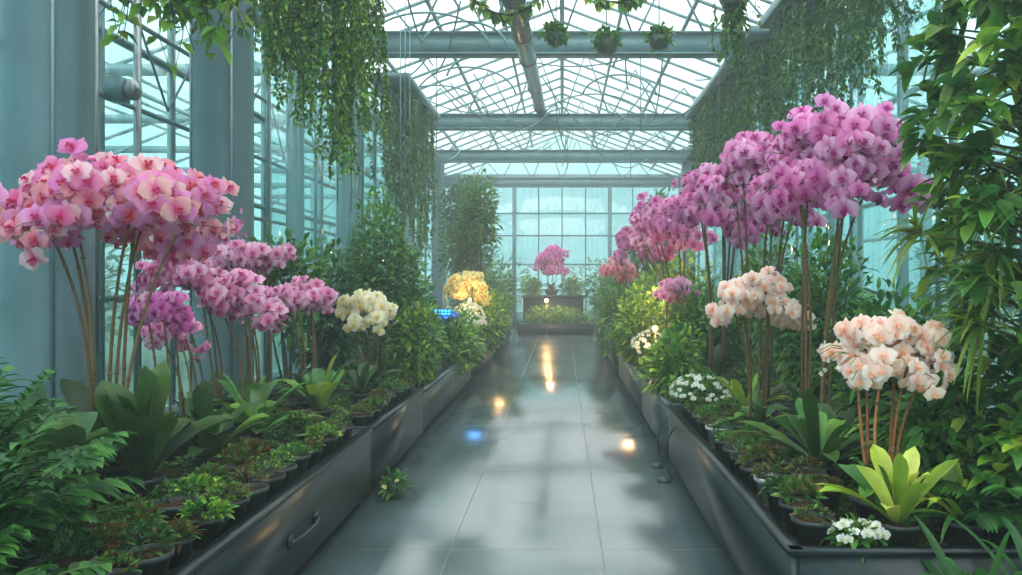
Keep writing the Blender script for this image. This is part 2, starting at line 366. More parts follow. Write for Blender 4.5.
# ------------------------------------------------------------ glass walls
def side_wall(name, x):
    mb = MB()
    box(mb, (x-.004, Y0, .3), (x+.004, Y1, EAVE), M_GLASS)
    box(mb, (x-.06, Y0, 0), (x+.06, Y1, .32), M_FRAME)
    for y in np.arange(Y0, Y1+.1, 1.175): box(mb, (x-.03, y-.022, .3), (x+.03, y+.022, EAVE), M_FRAME)
    for z in (1.35, 2.4, 3.5): box(mb, (x-.028, Y0, z-.025), (x+.028, Y1, z+.025), M_FRAME)
    box(mb, (x-.09, Y0, EAVE-.08), (x+.09, Y1, EAVE+.1), M_FRAME)
    mb.finish(name, (x, 11, 0), False)
side_wall('wall_left', -WX); side_wall('wall_right', WX)
mb = MB(); y = Y1
box(mb, (-WX, y-.004, .3), (WX, y+.004, EAVE), M_GLASS); box(mb, (-WX, y-.06, 0), (WX, y+.06, .5), M_FRAME)
mb.add([(-WX, y, EAVE), (WX, y, EAVE), (0, y, RIDGE)], None, (1, 1, 1), M_GLASS, [(0, 1, 2)])
for xx in np.arange(-WX, WX+.01, .74): box(mb, (xx-.018, y-.035, .3), (xx+.018, y+.035, EAVE), M_FRAME)
for z in (1.2, 2.0, 2.9, 3.6): box(mb, (-WX, y-.04, z-.02), (WX, y+.04, z+.02), M_FRAME)
box(mb, (-WX, y-.1, EAVE-.12), (WX, y+.1, EAVE+.12), M_FRAME)
for xx in (-1.5, 1.5): box(mb, (xx-.06, y-.1, 0), (xx+.06, y+.0, EAVE), M_FRAME)
mb.finish('wall_back', (0, y, 0), False)

# ------------------------------------------------------------ roof
mb = MB()
for s in (-1, 1):
    mb.add([(s*WX, Y0, EAVE), (s*WX, Y1, EAVE), (0, Y1, RIDGE), (0, Y0, RIDGE)], [(0, 1, 2, 3)], (1, 1, 1), M_ROOF)
    for y in np.arange(Y0, Y1+.1, .78): bar(mb, (s*WX, y, EAVE-.03), (0, y, RIDGE-.03), .022, .045, M_FRAME)
    for f in (.25, .5, .75):
        xx = s*WX*(1-f); zz = EAVE+(RIDGE-EAVE)*f-.07; bar(mb, (xx, Y0, zz), (xx, Y1, zz), .045, .06, M_FRAME)
bar(mb, (0, Y0, RIDGE-.05), (0, Y1, RIDGE-.05), .08, .08, M_FRAME)
mb.finish('ceiling', (0, 11, EAVE), False)
for y in (.8, 5.5, 10.2, 15.2, 19.4, 24.6):
    mb = MB(); z = 4.5
    box(mb, (-WX+.05, y-.06, z-.13), (WX-.05, y+.06, z+.13), M_FRAME)
    box(mb, (-WX+.05, y-.11, z-.145), (WX-.05, y+.11, z-.125), M_FRAME); box(mb, (-WX+.05, y-.11, z+.125), (WX-.05, y+.11, z+.145), M_FRAME)
    for i in range(8):
        x0 = -WX+WX*2*i/8; x1 = x0+WX/4; xm = (x0+x1)/2; zr = EAVE+(RIDGE-EAVE)*(1-abs(xm)/WX)-.08
        bar(mb, (x0+.03, y, z+.13), (xm, y, zr), .025, .025, M_FRAME); bar(mb, (xm, y, zr), (x1-.03, y, z+.13), .025, .025, M_FRAME)
    mb.finish('roof_truss', (0, y, z), False)
mb = MB()
for i in range(34):
    x0 = rng.uniform(-3, 3); x1 = x0+rng.uniform(-2, 2); ya = rng.uniform(6, 19); yb = ya+rng.uniform(1, 5); t = np.linspace(0, 1, 18)
    z = 4.75-rng.uniform(.1, .7)*4*t*(1-t)
    tube(mb, np.c_[x0+(x1-x0)*t, ya+(yb-ya)*t, z], .012, .012, M_FRAME, k=5)
for cx, cy, r in ((-1.7, 10.0, .62), (-1.2, 9.8, .4), (1.6, 11.0, .7), (.6, 15, .8), (-2.2, 14, .7), (-1.75, 8.6, .5), (-1.5, 12.5, .6), (-1.0, 11.4, .5), (.9, 12.5, .45)):
    a = np.linspace(.1, 3.0, 20); tube(mb, np.c_[cx+r*np.cos(a)*1.3, np.full(20, cy), 4.35+r*np.sin(a)*.8], .016, .016, M_FRAME, k=5)
for x, y, l in ((-1.6, 10.2, 1.4), (1.0, 10.2, 1.2), (2.0, 10.2, 1.6), (.1, 15.2, 1.0), (-2.3, 8.2, 2.3), (-2.45, 9.3, 2.3), (1.2, 14, 1.3), (-1.95, 7.8, 2.6), (-2.0, 9.9, 2.4), (-1.55, 7.9, 2.2), (-1.75, 9.2, 2.5)):
    tube(mb, [(x, y, 4.6), (x, y, 4.6-l)], .006, .006, M_FRAME, k=5)
mb.finish('hanging_cables', (0, 11, 4.6))
mb = MB(); tube(mb, [(-.42, 6.0, 3.85), (-.42, 9, 4.14), (-.41, 13, 4.52), (-.4, 17, 4.9)], .10, .10, M_PIPE, k=18)
for y in (6.9, 8.4, 9.8, 12.2, 14.6):
    z = 3.88+(y-6.3)*.0954; tube(mb, [(-.42, y-.03, z), (-.42, y+.03, z)], .112, .112, M_PIPE, k=18); tube(mb, [(-.42, y, z), (-.42, y, 5.9)], .006, .006, M_CABLE, k=5)
mb.finish('ventilation_duct', (-.42, 11, 4.2))

# ------------------------------------------------------------ columns
def column(name, x, y, r, h=4.7):
    mb = MB(); lathe(mb, (x, y, 0), [(0, 0), (r*1.25, 0), (r*1.25, .06), (r*1.05, .1), (r, .16), (r, h-.25), (r*1.12, h-.2), (r*1.2, h-.02), (0, h)], M_COLUMN, (.5, .5, .5), 36)
    for a in (.9, 2.4): tube(mb, [(x+math.cos(-a)*r*1.02, y+math.sin(-a)*r*1.02, .2), (x+math.cos(-a)*r*1.02, y+math.sin(-a)*r*1.02, h-.3)], .012, .012, M_COLUMN, k=6)
    mb.finish(name, (x, y, 0))
for x, y, r in ((-3.12, 4.85, .25), (-3.1, 7.3, .27), (-3.1, 9.3, .10), (-3.1, 11.7, .2), (-3.1, 16, .16), (-3.1, 20, .16)): column('support_column', x, y, r)
for x, y, r in ((3.15, 7.4, .045), (3.15, 9.3, .05), (3.15, 11.8, .06), (3.1, 19.6, .17), (3.1, 15, .1)): column('support_column', x, y, r)
mb = MB()
for x, y in ((-3.45, 5.9), (-3.45, 6.5), (-3.45, 8.4), (-3.45, 10.3)):
    tube(mb, [(x, y, 0), (x, y, 4.7)], .03, .03, M_PIPE, k=10)
for z in (2.2, 2.9, 3.6): tube(mb, [(-3.48, 2, z), (-3.48, 14, z)], .022, .022, M_FRAME, k=8)
for i in range(7):
    y = 3.4+i*1.5; tube(mb, [(-3.5, y, 3.9), (-3.5, y+.7, 3.0), (-3.5, y+1.5, 3.9)], .012, .012, M_FRAME, k=5)
for y, z in ((6.1, 2.95), (8.3, 2.6)):
    box(mb, (-3.45, y-.07, z-.09), (-3.33, y+.07, z+.09), M_FRAME)
    lathe(mb, (-3.28, y, z), [(0, -.08), (.05, -.07), (.07, 0), (.05, .07), (0, .08)], M_PIPE, (.5, .5, .5), 14)
mb.finish('wall_pipework', (-3.4, 8, 0))

def partition(name, x, ya, yb, n):
    mb = MB()
    for i in range(n):
        a = ya+(yb-ya)*i/n; b = ya+(yb-ya)*(i+1)/n
        box(mb, (x-.003, a+.01, .5), (x+.003, b-.01, 4.35), M_CURT)
        box(mb, (x-.015, a-.012, 0), (x+.015, a+.012, 4.37), M_FRAME)
    box(mb, (x-.02, ya, 4.33), (x+.02, yb, 4.37), M_FRAME)
    mb.finish(name, (x, ya, 0), False)
partition('glass_partition', -2.82, 7.7, 15, 5); partition('glass_partition', 2.82, 6.0, 15, 5)

for s in (-1, 1):
    mb = MB()
    for y in np.arange(1, 30, 3.6):
        box(mb, (s*7.0-.08, y-.08, -.1), (s*7.0+.08, y+.08, 4.7), M_FRAME)
        bar(mb, (s*4.1, y, 4.6), (s*11, y, 4.6), .1, .16, M_FRAME); bar(mb, (s*4.1, y, 4.85), (s*7.0, y, 6.2), .06, .06, M_FRAME); bar(mb, (s*7.0, y, 6.2), (s*11, y, 4.8), .06, .06, M_FRAME)
        bar(mb, (s*7, y, 3.2), (s*7, y+3.6, 4.6), .04, .04, M_FRAME)
    for z in (1.2, 2.4, 3.4, 4.6): bar(mb, (s*7, 0, z), (s*7, 30, z), .05, .07, M_FRAME)
    for xx in (8, 9, 10): bar(mb, (s*xx, 0, 5.3), (s*xx, 30, 5.3), .05, .05, M_FRAME)
    mb.finish('neighbouring_greenhouse_frame', (s*7, 12, -.1), False)
for x, y, rx, rz in ((-9, 8, 1.4, 1.3), (-9, 14, 1.4, 1.5), (-5.4, 19, .9, 1.4), (9, 12, 1.4, 1.5), (9.5, 18, 1.6, 1.6), (5.5, 24, 1.0, 1.6), (-3, 31, 2, 1.3), (2.5, 32, 2.2, 1.4), (-9.5, 32, 2, 1.8), (9.5, 33, 2, 1.8)):
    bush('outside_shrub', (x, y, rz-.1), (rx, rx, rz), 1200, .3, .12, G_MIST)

# ------------------------------------------------------------ planters
def planter(name, x0, x1, y0, y1, h, m, front):
    mb = MB(); t = .035; zb = .10
    box(mb, (x0, y0, zb), (x0+t, y1, h), m); box(mb, (x1-t, y0, zb), (x1, y1, h), m)
    box(mb, (x0+t, y0, zb), (x1-t, y0+t, h), m); box(mb, (x0+t, y1-t, zb), (x1-t, y1, h), m)
    box(mb, (x0+.06, y0+.06, 0), (x1-.06, y1-.06, zb), M_DARK)
    xf = x1 if front > 0 else x0; f = front
    r0, r1 = sorted((xf-f*.05, xf+f*.012)); box(mb, (r0, y0-.005, h-.012), (r1, y1+.005, h+.008), m)
    box(mb, (x0, y0-.012, h-.012), (x1, y0+.04, h+.008), m)
    nx, ny = 14, max(8, int((y1-y0)*8)); gx = np.linspace(x0+t, x1-t, nx); gy = np.linspace(y0+t, y1-t, ny)
    X, Y = np.meshgrid(gx, gy); Z = h-.05+.03*np.sin(X*7)*np.cos(Y*5)+rng.uniform(-.012, .012, X.shape)
    q = [(j*nx+i, j*nx+i+1, (j+1)*nx+i+1, (j+1)*nx+i) for j in range(ny-1) for i in range(nx-1)]
    mb.add(np.c_[X.ravel(), Y.ravel(), Z.ravel()], q, pick([(.05,.03,.018),(.07,.05,.02),(.06,.07,.02)], nx*ny, .3), M_SOIL)
    return mb.finish(name, ((x0+x1)/2, (y0+y1)/2, 0), False)
LX0, LX1 = -2.75, -1.28; RX0, RX1 = .84, 2.6
planter('planter_box', LX0, LX1, 1.5, 5.35, .50, M_PLANTER, 1)
planter('planter_box', LX0, LX1, 5.4, 7.35, .50, M_PLANTER, 1)
planter('planter_box', LX0, LX1-.02, 7.45, 11.4, .46, M_PLANTER2, 1)
planter('planter_box', LX0, LX1-.02, 11.5, 15.8, .46, M_PLANTER, 1)
planter('planter_box', LX0, LX1-.02, 15.9, 20.4, .46, M_PLANTER, 1)
planter('planter_box', RX0, RX1, 2.95, 6.3, .50, M_PLANTER, -1)
planter('planter_box', RX0, RX1, 6.4, 8.4, .50, M_PLANTER2, -1)
planter('planter_box', RX0, RX1, 8.5, 11.9, .46, M_PLANTER2, -1)
planter('planter_box', RX0, RX1, 12, 16, .46, M_PLANTER, -1)
planter('planter_box', RX0, RX1, 16.1, 20.4, .46, M_PLANTER, -1)
mb = MB(); t = np.linspace(0, np.pi, 12)
tube(mb, np.c_[-1.27+.03*np.sin(t), 3.95-.2*np.cos(t), np.full(12, .27)], .008, .008, M_PLANTER, k=8)
box(mb, (-1.28, 3.73, .24), (-1.268, 3.79, .3), M_PLANTER); box(mb, (-1.28, 4.11, .24), (-1.268, 4.17, .3), M_PLANTER)
mb.finish('planter_handle')
mb = MB()
for y in (5.9, 6.35):
    tt = np.linspace(0, 1, 14); tube(mb, np.c_[.83-.07*np.sin(tt*3.1), y+.1*tt, .42-.41*tt], .008, .008, M_CABLE, k=6)
    lathe(mb, (.76, y+.05, 0), [(0, 0), (.05, 0), (.05, .02), (.02, .035), (0, .035)], M_CABLE, (.1,.1,.1), 14)
mb.finish('irrigation_hose')

# ------------------------------------------------------------ orchids
SL = .45
orchid('pink_orchid', (-2.28, 4.0, SL), (-2.23, 4.0, 1.84), (.57, .42, .25), 430, .074, PINK, 7, 14, .62, .16, .16, .008, (.35, -1, .1), elev=(40, 82))
orchid('magenta_orchid', (-2.3, 4.7, SL), (-2.34, 4.65, 1.28), (.17, .15, .11), 64, .056, HOT, 3, 8, .35, .09)
orchid('pink_orchid', (-2.15, 5.5, SL), (-2.22, 5.5, 1.27), (.23, .2, .27), 130, .06, PALE, 4, 10, .42, .1)
orchid('pink_orchid', (-1.95, 6.1, SL), (-1.97, 6.0, 1.30), (.24, .22, .19), 120, .06, PALE, 4, 10, .42, .1)
orchid('lavender_orchid', (-2.42, 6.5, SL), (-2.6, 6.5, 1.62), (.34, .22, .16), 120, .065, PALE, 4, 8, .4, .09)
orchid('lavender_orchid', (-2.45, 5.6, SL), (-2.62, 5.4, 1.46), (.34, .22, .22), 150, .062, PALE, 4, 8, .4, .09)
orchid('pink_orchid', (-2.3, 4.95, SL), (-2.42, 5.0, 1.12), (.16, .15, .12), 50, .055, PALE, 3, 8, .35, .09)
orchid('white_orchid', (-1.72, 7.2, SL), (-1.75, 7.1, 1.2), (.31, .25, .19), 150, .062, WHITE, 5, 12, .42, .1)
orchid('yellow_orchid', (-1.55, 13.2, .42), (-1.53, 13, 1.38), (.36, .3, .32), 150, .075, YELL, 5, 8, .4, .1, face=(.3, -1, .1))
orchid('magenta_orchid', (1.5, 4.75, SL), (1.60, 4.6, 2.17), (.45, .38, .31), 380, .074, MAG, 7, 10, .45, .11, .16, .0075, (-.5, -1, .05))
orchid('magenta_orchid', (1.45, 5.9, SL), (1.48, 5.8, 2.20), (.43, .42, .36), 320, .074, MAG, 6, 9, .45, .1, .16, .008, (-.5, -1, .05))
orchid('magenta_orchid', (1.4, 7.3, SL), (1.36, 7.2, 2.16), (.42, .45, .40), 270, .078, MAG, 6, 8, .45, .1, .16, .009, (-.5, -1, .05))
orchid('magenta_orchid', (1.3, 9.1, .42), (1.18, 9, 2.05), (.42, .5, .38), 210, .08, MAG, 5, 8, .45, .1, .16, .009, (-.5, -1, .05))
orchid('magenta_orchid', (1.3, 11.6, .42), (1.1, 11.5, 1.96), (.36, .5, .3), 150, .085, MAG, 5, 8, .45, .1, .16, .009, (-.5, -1, .05))
orchid('salmon_orchid', (1.05, 13.2, .42), (.9, 13, 1.66), (.25, .3, .17), 80, .08, SALM, 4, 8, .45, .1)
orchid('pink_orchid', (1.1, 8.05, SL), (1.13, 8, 1.38), (.17, .16, .14), 75, .058, PALE, 4, 8, .4, .1)
orchid('peach_orchid', (1.25, 5.1, SL), (1.22, 5.0, 1.37), (.29, .22, .16), 170, .054, PEACH, 5, 9, .36, .09, leafcols=G_MID)
orchid('peach_orchid', (1.34, 3.35, SL), (1.36, 3.3, 1.2), (.27, .18, .125), 210, .047, PEACH, 6, 10, .36, .09, .12, .006, (-.35, -1, .15), stemcol=(.42,.17,.06), leafcols=G_MID)
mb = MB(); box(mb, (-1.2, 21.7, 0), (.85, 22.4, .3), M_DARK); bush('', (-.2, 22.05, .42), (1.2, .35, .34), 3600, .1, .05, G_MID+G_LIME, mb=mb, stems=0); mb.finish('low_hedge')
mb = MB(); box(mb, (-1.1, 22.6, .0), (.6, 23.2, 1.05), M_DARK); box(mb, (-1.15, 22.55, 1.0), (.65, 23.25, 1.07), M_PLANTER)
for xx in np.arange(-.9, .5, .4): box(mb, (xx, 22.585, .05), (xx+.015, 22.6, 1.0), M_PLANTER)
mb.finish('tall_planter_box', smooth=False)
orchid('purple_orchid', (-.3, 22.85, 1.07), (-.3, 22.8, 2.0), (.52, .4, .45), 300, .09, HOT, 5, 14, .5, .12, .2)
for x in (-.85, .3): bush('green_shrub', (x, 22.9, 1.3), (.34, .2, .34), 700, .12, .05, G_MID+G_LIME, base=(x, 22.9, 1.07))

# ------------------------------------------------------------ leafy rosettes
def rosette(name, base, n, L, W, cols, elev=(30, 78), droop=.42, prof='strap', m=None):
    mb = MB(); pot(mb, base, .09, .12); strap_leaves(mb, np.array(base)+[0, 0, .11], n, L, W, cols, elev, droop, m, prof); mb.finish(name, base)
for x, y, L, W, n, c in ((-1.98, 3.78, .68, .19, 16, G_OLIVE), (-2.14, 3.4, .62, .17, 14, G_OLIVE), (-2.5, 3.7, .6, .17, 12, G_OLIVE), (-1.86, 4.25, .5, .13, 12, G_OLIVE+G_MID)):
    rosette('broad_leaf_plant', (x, y, SL), n, L, W, c, (40, 84), .38)
for x, y, L, W, n, c in ((-1.82, 4.75, .52, .12, 12, G_OLIVE+G_MID), (-1.98, 5.15, .5, .11, 10, G_MID),
        (-1.75, 5.75, .52, .1, 14, G_MID+G_LIME), (-1.66, 6.6, .42, .09, 12, G_OLIVE), (1.30, 4.05, .56, .09, 22, G_MID+G_OLIVE), (1.52, 4.4, .45, .09, 12, G_OLIVE), (1.3, 5.7, .42, .08, 12, G_LIME), (1.9, 4.0, .5, .1, 12, G_MID)):
    rosette('broad_leaf_plant', (x, y, SL), n, L, W, c)
VAR = [(.50,.60,.08),(.68,.74,.16),(.28,.45,.05)]
rosette('variegated_leaf_plant', (1.30, 3.1, SL), 16, .40, .085, VAR+VAR+G_MID, (38, 84), .38, 'strap')
rosette('variegated_leaf_plant', (1.57, 3.12, SL), 22, .42, .05, G_LIME+G_DARK, (25, 80), .6, 'blade')

def cover(name, x0, x1, y0, y1, z, nclump):
    mb = MB()
    for i in range(nclump):
        x = rng.uniform(x0, x1); y = rng.uniform(y0, y1); r = rng.uniform(.04, .11); k = rng.integers(0, 5)
        cols = (G_MID, G_MOSS, G_LIME+G_MID, G_MOSS, G_MOSS)[k]
        n = int(150*r/.08); d = unit(rng.normal(0, 1, (n, 3))); d[:, 2] = np.abs(d[:, 2])
        ls = .022 if k in (1, 3, 4) else .04
        ribbons(mb, np.array([x, y, z-.01])+d*[r, r, r*.6], d+rng.normal(0, .4, (n, 3)), ls*rng.uniform(.6, 1.4, n), ls*.45, .4, pick(cols, n, .35), M_LEAF, 2, .2, 'leaf', .5)
    mb.finish(name)
cover('ground_cover_plants', -2.6, -1.72, 1.8, 5.2, .47, 130)
cover('ground_cover_plants', -2.5, -1.55, 5.5, 11, .46, 130)
cover('ground_cover_plants', 1.25, 2.4, 3.1, 6.2, .47, 110)
cover('ground_cover_plants', 1.0, 2.3, 6.5, 11.5, .45, 90)

PC = [(.035,.042,.045),(.05,.058,.06),(.02,.024,.026),(.42,.46,.46),(.10,.06,.04)]
def smallpot(name, x, y, r, cols, pc, L=.05, n=170):
    mb = MB(); z0 = .46; b = (x, y, z0); h = r*1.45; pot(mb, b, r, h, pc)
    d = unit(rng.normal(0, 1, (n, 3))); d[:, 2] = np.abs(d[:, 2])+.25
    hh = rng.uniform(.25, 1.0)
    ribbons(mb, np.array([x, y, z0+h*.95])+d*[r*.85, r*.85, r*hh], d*[.7, .7, 1]+rng.normal(0, .35, (n, 3))+[0, 0, .2], L*rng.uniform(.5, 1.3, n), L*.34, .4, pick(cols, n, .3), M_LEAF, 3, .2, 'leaf', .5)
    mb.finish(name, b)
i = 0
SETS = (G_MID, G_MOSS, G_MOSS, G_MOSS+G_MID, G_DARK, G_LIME+G_MID)
for y in np.concatenate([np.arange(2.5, 5.25, .215), np.arange(5.55, 7.3, .22)]):
    smallpot('potted_seedling', -1.41+rng.uniform(-.015, .015), y, .08+rng.uniform(-.012, .01), SETS[rng.integers(0, 6)], PC[int(rng.integers(0, 3))], rng.uniform(.022, .06)); i += 1
for y in np.arange(2.6, 5.2, .225): smallpot('potted_seedling', -1.61+rng.uniform(-.03, .02), y, .083+rng.uniform(-.012, .01), SETS[rng.integers(0, 6)], PC[int(rng.integers(0, 3))], rng.uniform(.025, .07)); i += 1
for y in np.arange(3.12, 6.2, .215): smallpot('potted_seedling', .98+rng.uniform(-.01, .01), y, .08, SETS[rng.integers(0, 6)], PC[3 if i % 6 == 0 else int(rng.integers(0, 3))], rng.uniform(.022, .06)); i += 1
for y in np.arange(3.6, 6.1, .25): smallpot('potted_seedling', 1.17+rng.uniform(-.01, .01), y, .085, (G_MOSS, G_MOSS, G_MID)[i % 3], PC[4 if i % 3 == 0 else 0], rng.uniform(.022, .06)); i += 1

def tinyflowers(name, cen, rad, n, fs, pal, leafn=300):
    mb = MB(); cen = np.array(cen); bush('', cen, rad, leafn, .07, .03, G_MID, mb=mb, stems=4)
    d = unit(rng.normal(0, 1, (n, 3))); d[:, 2] = np.abs(d[:, 2])
    flowers(mb, cen+d*np.array(rad)*1.05, d+[-.1, -.5, .3]+rng.normal(0, .2, (n, 3)), fs, **pal); mb.finish(name)
WH = dict(edge=[(.9,.92,.9)], center=[(.8,.85,.7)], lip=(.7,.6,.2))
BL = dict(edge=[(.25,.5,.95),(.15,.4,.95)], center=[(.1,.25,.9)], lip=(.8,.8,.9))
tinyflowers('white_bedding_flowers', (1.04, 5.95, .66), (.22, .32, .13), 90, .022, WH, 600)
tinyflowers('white_bedding_flowers', (1.12, 3.04, .53), (.11, .06, .05), 16, .028, WH, 120)
tinyflowers('white_bedding_flowers', (-1.4, 11.9, .85), (.25, .4, .3), 110, .035, WH)
tinyflowers('white_bedding_flowers', (1.0, 9.2, .7), (.2, .4, .2), 70, .03, WH)
tinyflowers('blue_bedding_flowers', (-1.44, 9.75, 1.05), (.17, .12, .08), 60, .03, BL, 150)

# ------------------------------------------------------------ shrubs along the aisle
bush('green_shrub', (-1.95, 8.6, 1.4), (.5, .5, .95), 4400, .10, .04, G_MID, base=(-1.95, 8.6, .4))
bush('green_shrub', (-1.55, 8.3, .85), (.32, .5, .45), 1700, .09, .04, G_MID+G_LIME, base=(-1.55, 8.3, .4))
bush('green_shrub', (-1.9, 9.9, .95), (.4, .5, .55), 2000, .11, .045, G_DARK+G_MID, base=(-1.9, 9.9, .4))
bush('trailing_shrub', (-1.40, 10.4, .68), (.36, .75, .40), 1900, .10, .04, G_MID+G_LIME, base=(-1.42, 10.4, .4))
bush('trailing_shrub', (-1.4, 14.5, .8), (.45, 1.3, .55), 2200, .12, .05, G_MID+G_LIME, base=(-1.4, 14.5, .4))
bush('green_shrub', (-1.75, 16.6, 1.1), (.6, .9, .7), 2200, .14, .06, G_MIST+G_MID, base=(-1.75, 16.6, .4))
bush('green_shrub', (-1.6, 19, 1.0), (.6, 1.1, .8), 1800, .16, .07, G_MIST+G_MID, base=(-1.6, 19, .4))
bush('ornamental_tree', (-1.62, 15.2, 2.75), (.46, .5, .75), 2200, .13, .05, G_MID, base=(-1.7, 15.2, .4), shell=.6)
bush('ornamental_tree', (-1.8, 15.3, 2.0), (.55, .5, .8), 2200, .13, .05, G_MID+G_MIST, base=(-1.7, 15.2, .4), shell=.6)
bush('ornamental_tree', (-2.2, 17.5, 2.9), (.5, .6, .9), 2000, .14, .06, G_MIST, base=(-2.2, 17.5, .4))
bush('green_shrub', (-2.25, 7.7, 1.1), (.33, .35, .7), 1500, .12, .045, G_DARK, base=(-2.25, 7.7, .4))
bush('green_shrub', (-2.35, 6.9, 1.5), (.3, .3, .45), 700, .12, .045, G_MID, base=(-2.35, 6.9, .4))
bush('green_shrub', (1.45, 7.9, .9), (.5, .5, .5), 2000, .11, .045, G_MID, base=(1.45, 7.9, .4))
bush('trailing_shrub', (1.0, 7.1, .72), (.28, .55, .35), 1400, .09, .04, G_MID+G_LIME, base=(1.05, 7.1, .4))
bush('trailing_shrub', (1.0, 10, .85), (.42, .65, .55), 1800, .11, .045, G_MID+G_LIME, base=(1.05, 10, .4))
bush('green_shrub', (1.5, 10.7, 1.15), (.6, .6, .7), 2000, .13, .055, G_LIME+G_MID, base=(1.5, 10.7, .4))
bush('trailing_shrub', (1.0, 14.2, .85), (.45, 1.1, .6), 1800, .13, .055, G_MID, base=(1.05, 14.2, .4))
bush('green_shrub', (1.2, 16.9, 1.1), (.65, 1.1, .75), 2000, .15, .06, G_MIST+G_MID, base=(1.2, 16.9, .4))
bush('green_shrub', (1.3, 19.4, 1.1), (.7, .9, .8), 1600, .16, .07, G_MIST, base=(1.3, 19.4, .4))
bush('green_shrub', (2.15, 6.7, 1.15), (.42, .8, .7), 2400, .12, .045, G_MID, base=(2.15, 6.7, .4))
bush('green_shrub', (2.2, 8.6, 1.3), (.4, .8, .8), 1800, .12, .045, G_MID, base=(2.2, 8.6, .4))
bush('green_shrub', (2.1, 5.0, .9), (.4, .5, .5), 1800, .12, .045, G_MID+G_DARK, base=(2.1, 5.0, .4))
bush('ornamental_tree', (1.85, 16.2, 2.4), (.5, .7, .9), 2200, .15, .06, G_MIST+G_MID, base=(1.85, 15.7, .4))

# ------------------------------------------------------------ palms and ferns
def palm(name, base, n, L, droop, cols, ll, lw, elev=(25, 75), nl=22):
    mb = MB(); pot(mb, base, .12, .14)
    for i in range(n):
        a = i*2.399+rng.uniform(-.2, .2); e = math.radians(rng.uniform(*elev))
        frond(mb, np.array(base)+[0, 0, .12], (math.cos(a)*math.cos(e), math.sin(a)*math.cos(e), math.sin(e)), L*rng.uniform(.7, 1.1), droop*rng.uniform(.6, 1.2), cols, ll, lw, nl)
    mb.finish(name, base)
GP = [(.03,.12,.03),(.045,.16,.035),(.08,.24,.045)]
palm('parlor_palm', (-1.80, 2.30, SL), 26, .80, .42, GP, .18, .036, (48, 88), 14)
palm('parlor_palm', (-2.15, 2.85, SL), 24, .92, .38, GP, .19, .036, (48, 88), 14)
palm('parlor_palm', (-1.58, 2.05, SL), 18, .46, .5, GP, .15, .032, (35, 85), 12)
palm('potted_fern', (-2.45, 3.15, SL), 16, .5, .5, G_MID, .1, .018, nl=26)
palm('potted_fern', (-1.84, 2.82, SL), 18, .36, .5, GP, .09, .02, nl=18)

# ------------------------------------------------------------ right foreground tall plant
mb = MB(); base = np.array((1.98, 3.3, .45)); pot(mb, base, .2, .2)
for k in range(3):
    t = np.linspace(0, 1, 12); x = 1.97+.08*np.sin(t*4+k*2)+(k-1)*.06; y = 3.3+.08*np.cos(t*3+k); z = .5+2.4*t*(1-.1*k)
    tube(mb, np.c_[x, y, z], .022, .012, M_STEM, (.10,.07,.04), 8)
for i in range(230):
    zz = .65+2.35*(i+.5)/230; a = rng.uniform(0, 6.28); r = rng.uniform(.05, .50)*(1.0 if zz < 2.5 else .9)
    if zz < 1.5: r *= .8
    c = np.array([1.98+math.cos(a)*r, 3.3+math.sin(a)*r, zz]); st = np.array([1.97, 3.3, zz-.12])
    tube(mb, [st, (st+c)/2+[0, 0, .02], c], .007, .004, M_STEM, (.10,.12,.04), 5)
    cols = G_LIME+G_MID if rng.random() < .55 else G_MID
    kind = 1.3 < zz < 2.0 and rng.random() < .4
    n = 26 if kind else 15
    d = unit(rng.normal(0, 1, (n, 3))+np.array([math.cos(a), math.sin(a), .5])*.8)
    if kind: cols = [(.22,.34,.05),(.34,.42,.07),(.12,.26,.04)]
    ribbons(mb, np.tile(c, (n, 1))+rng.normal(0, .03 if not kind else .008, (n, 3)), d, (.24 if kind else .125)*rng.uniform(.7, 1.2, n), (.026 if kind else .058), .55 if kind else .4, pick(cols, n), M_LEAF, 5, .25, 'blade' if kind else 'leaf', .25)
mb.finish('dracaena_tree', base)
for x, y, L in ((1.38, 2.66, .55), (1.62, 2.66, .65), (1.9, 2.62, .7)):
    mb = MB(); pot(mb, (x, y, 0), .15, .34, (.02,.022,.025)); strap_leaves(mb, (x, y, .30), 22, L, .06, G_DARK, (40, 85), .5, M_LEAF, 'blade'); mb.finish('broad_leaf_plant', (x, y, 0))
palm('parlor_palm', (1.75, 3.08, SL), 14, .42, .5, GP, .12, .03, nl=14)
bush('green_shrub', (1.75, 3.6, .82), (.3, .25, .34), 1000, .11, .04, G_MID, base=(1.75, 3.6, .42))
mb = MB(); bush('', (-1.17, 5.5, .09), (.1, .13, .08), 90, .08, .03, G_MID, mb=mb, base=(-1.17, 5.5, 0))
flowers(mb, np.array([(-1.12, 5.42, .14), (-1.2, 5.4, .1)]), np.array([(0, -1, 1.), (0, -1, .6)]), .02, **YELL); mb.finish('stray_floor_weed')

# ------------------------------------------------------------ hanging vines
n = 160; xs = rng.uniform(-2.15, -1.28, n); ys = rng.uniform(5.2, 6.0, n)
ln = np.interp(xs, [-2.15, -1.9, -1.6, -1.4, -1.25], [1.0, 1.4, 1.75, 1.75, 1.3])*rng.uniform(.5, 1.08, n)
mb = MB(); box(mb, (-2.2, 5.2, 4.05), (-1.2, 6.0, 4.2), M_PLANTER)
for x in (-2.1, -1.3): tube(mb, [(x, 5.5, 4.2), (x, 5.5, 4.45)], .008, .008, M_CABLE)
vines('hanging_ivy_basket', np.c_[xs, ys, np.full(n, 4.1)], ln, 110, .036, .026, G_MID+G_MID+G_LIME, mb=mb)
n = 70; xs = rng.uniform(-1.95, -1.4, n); ys = rng.uniform(3.4, 3.8, n)
mb = MB(); box(mb, (-2.0, 3.35, 3.0), (-1.35, 3.85, 3.12), M_PLANTER)
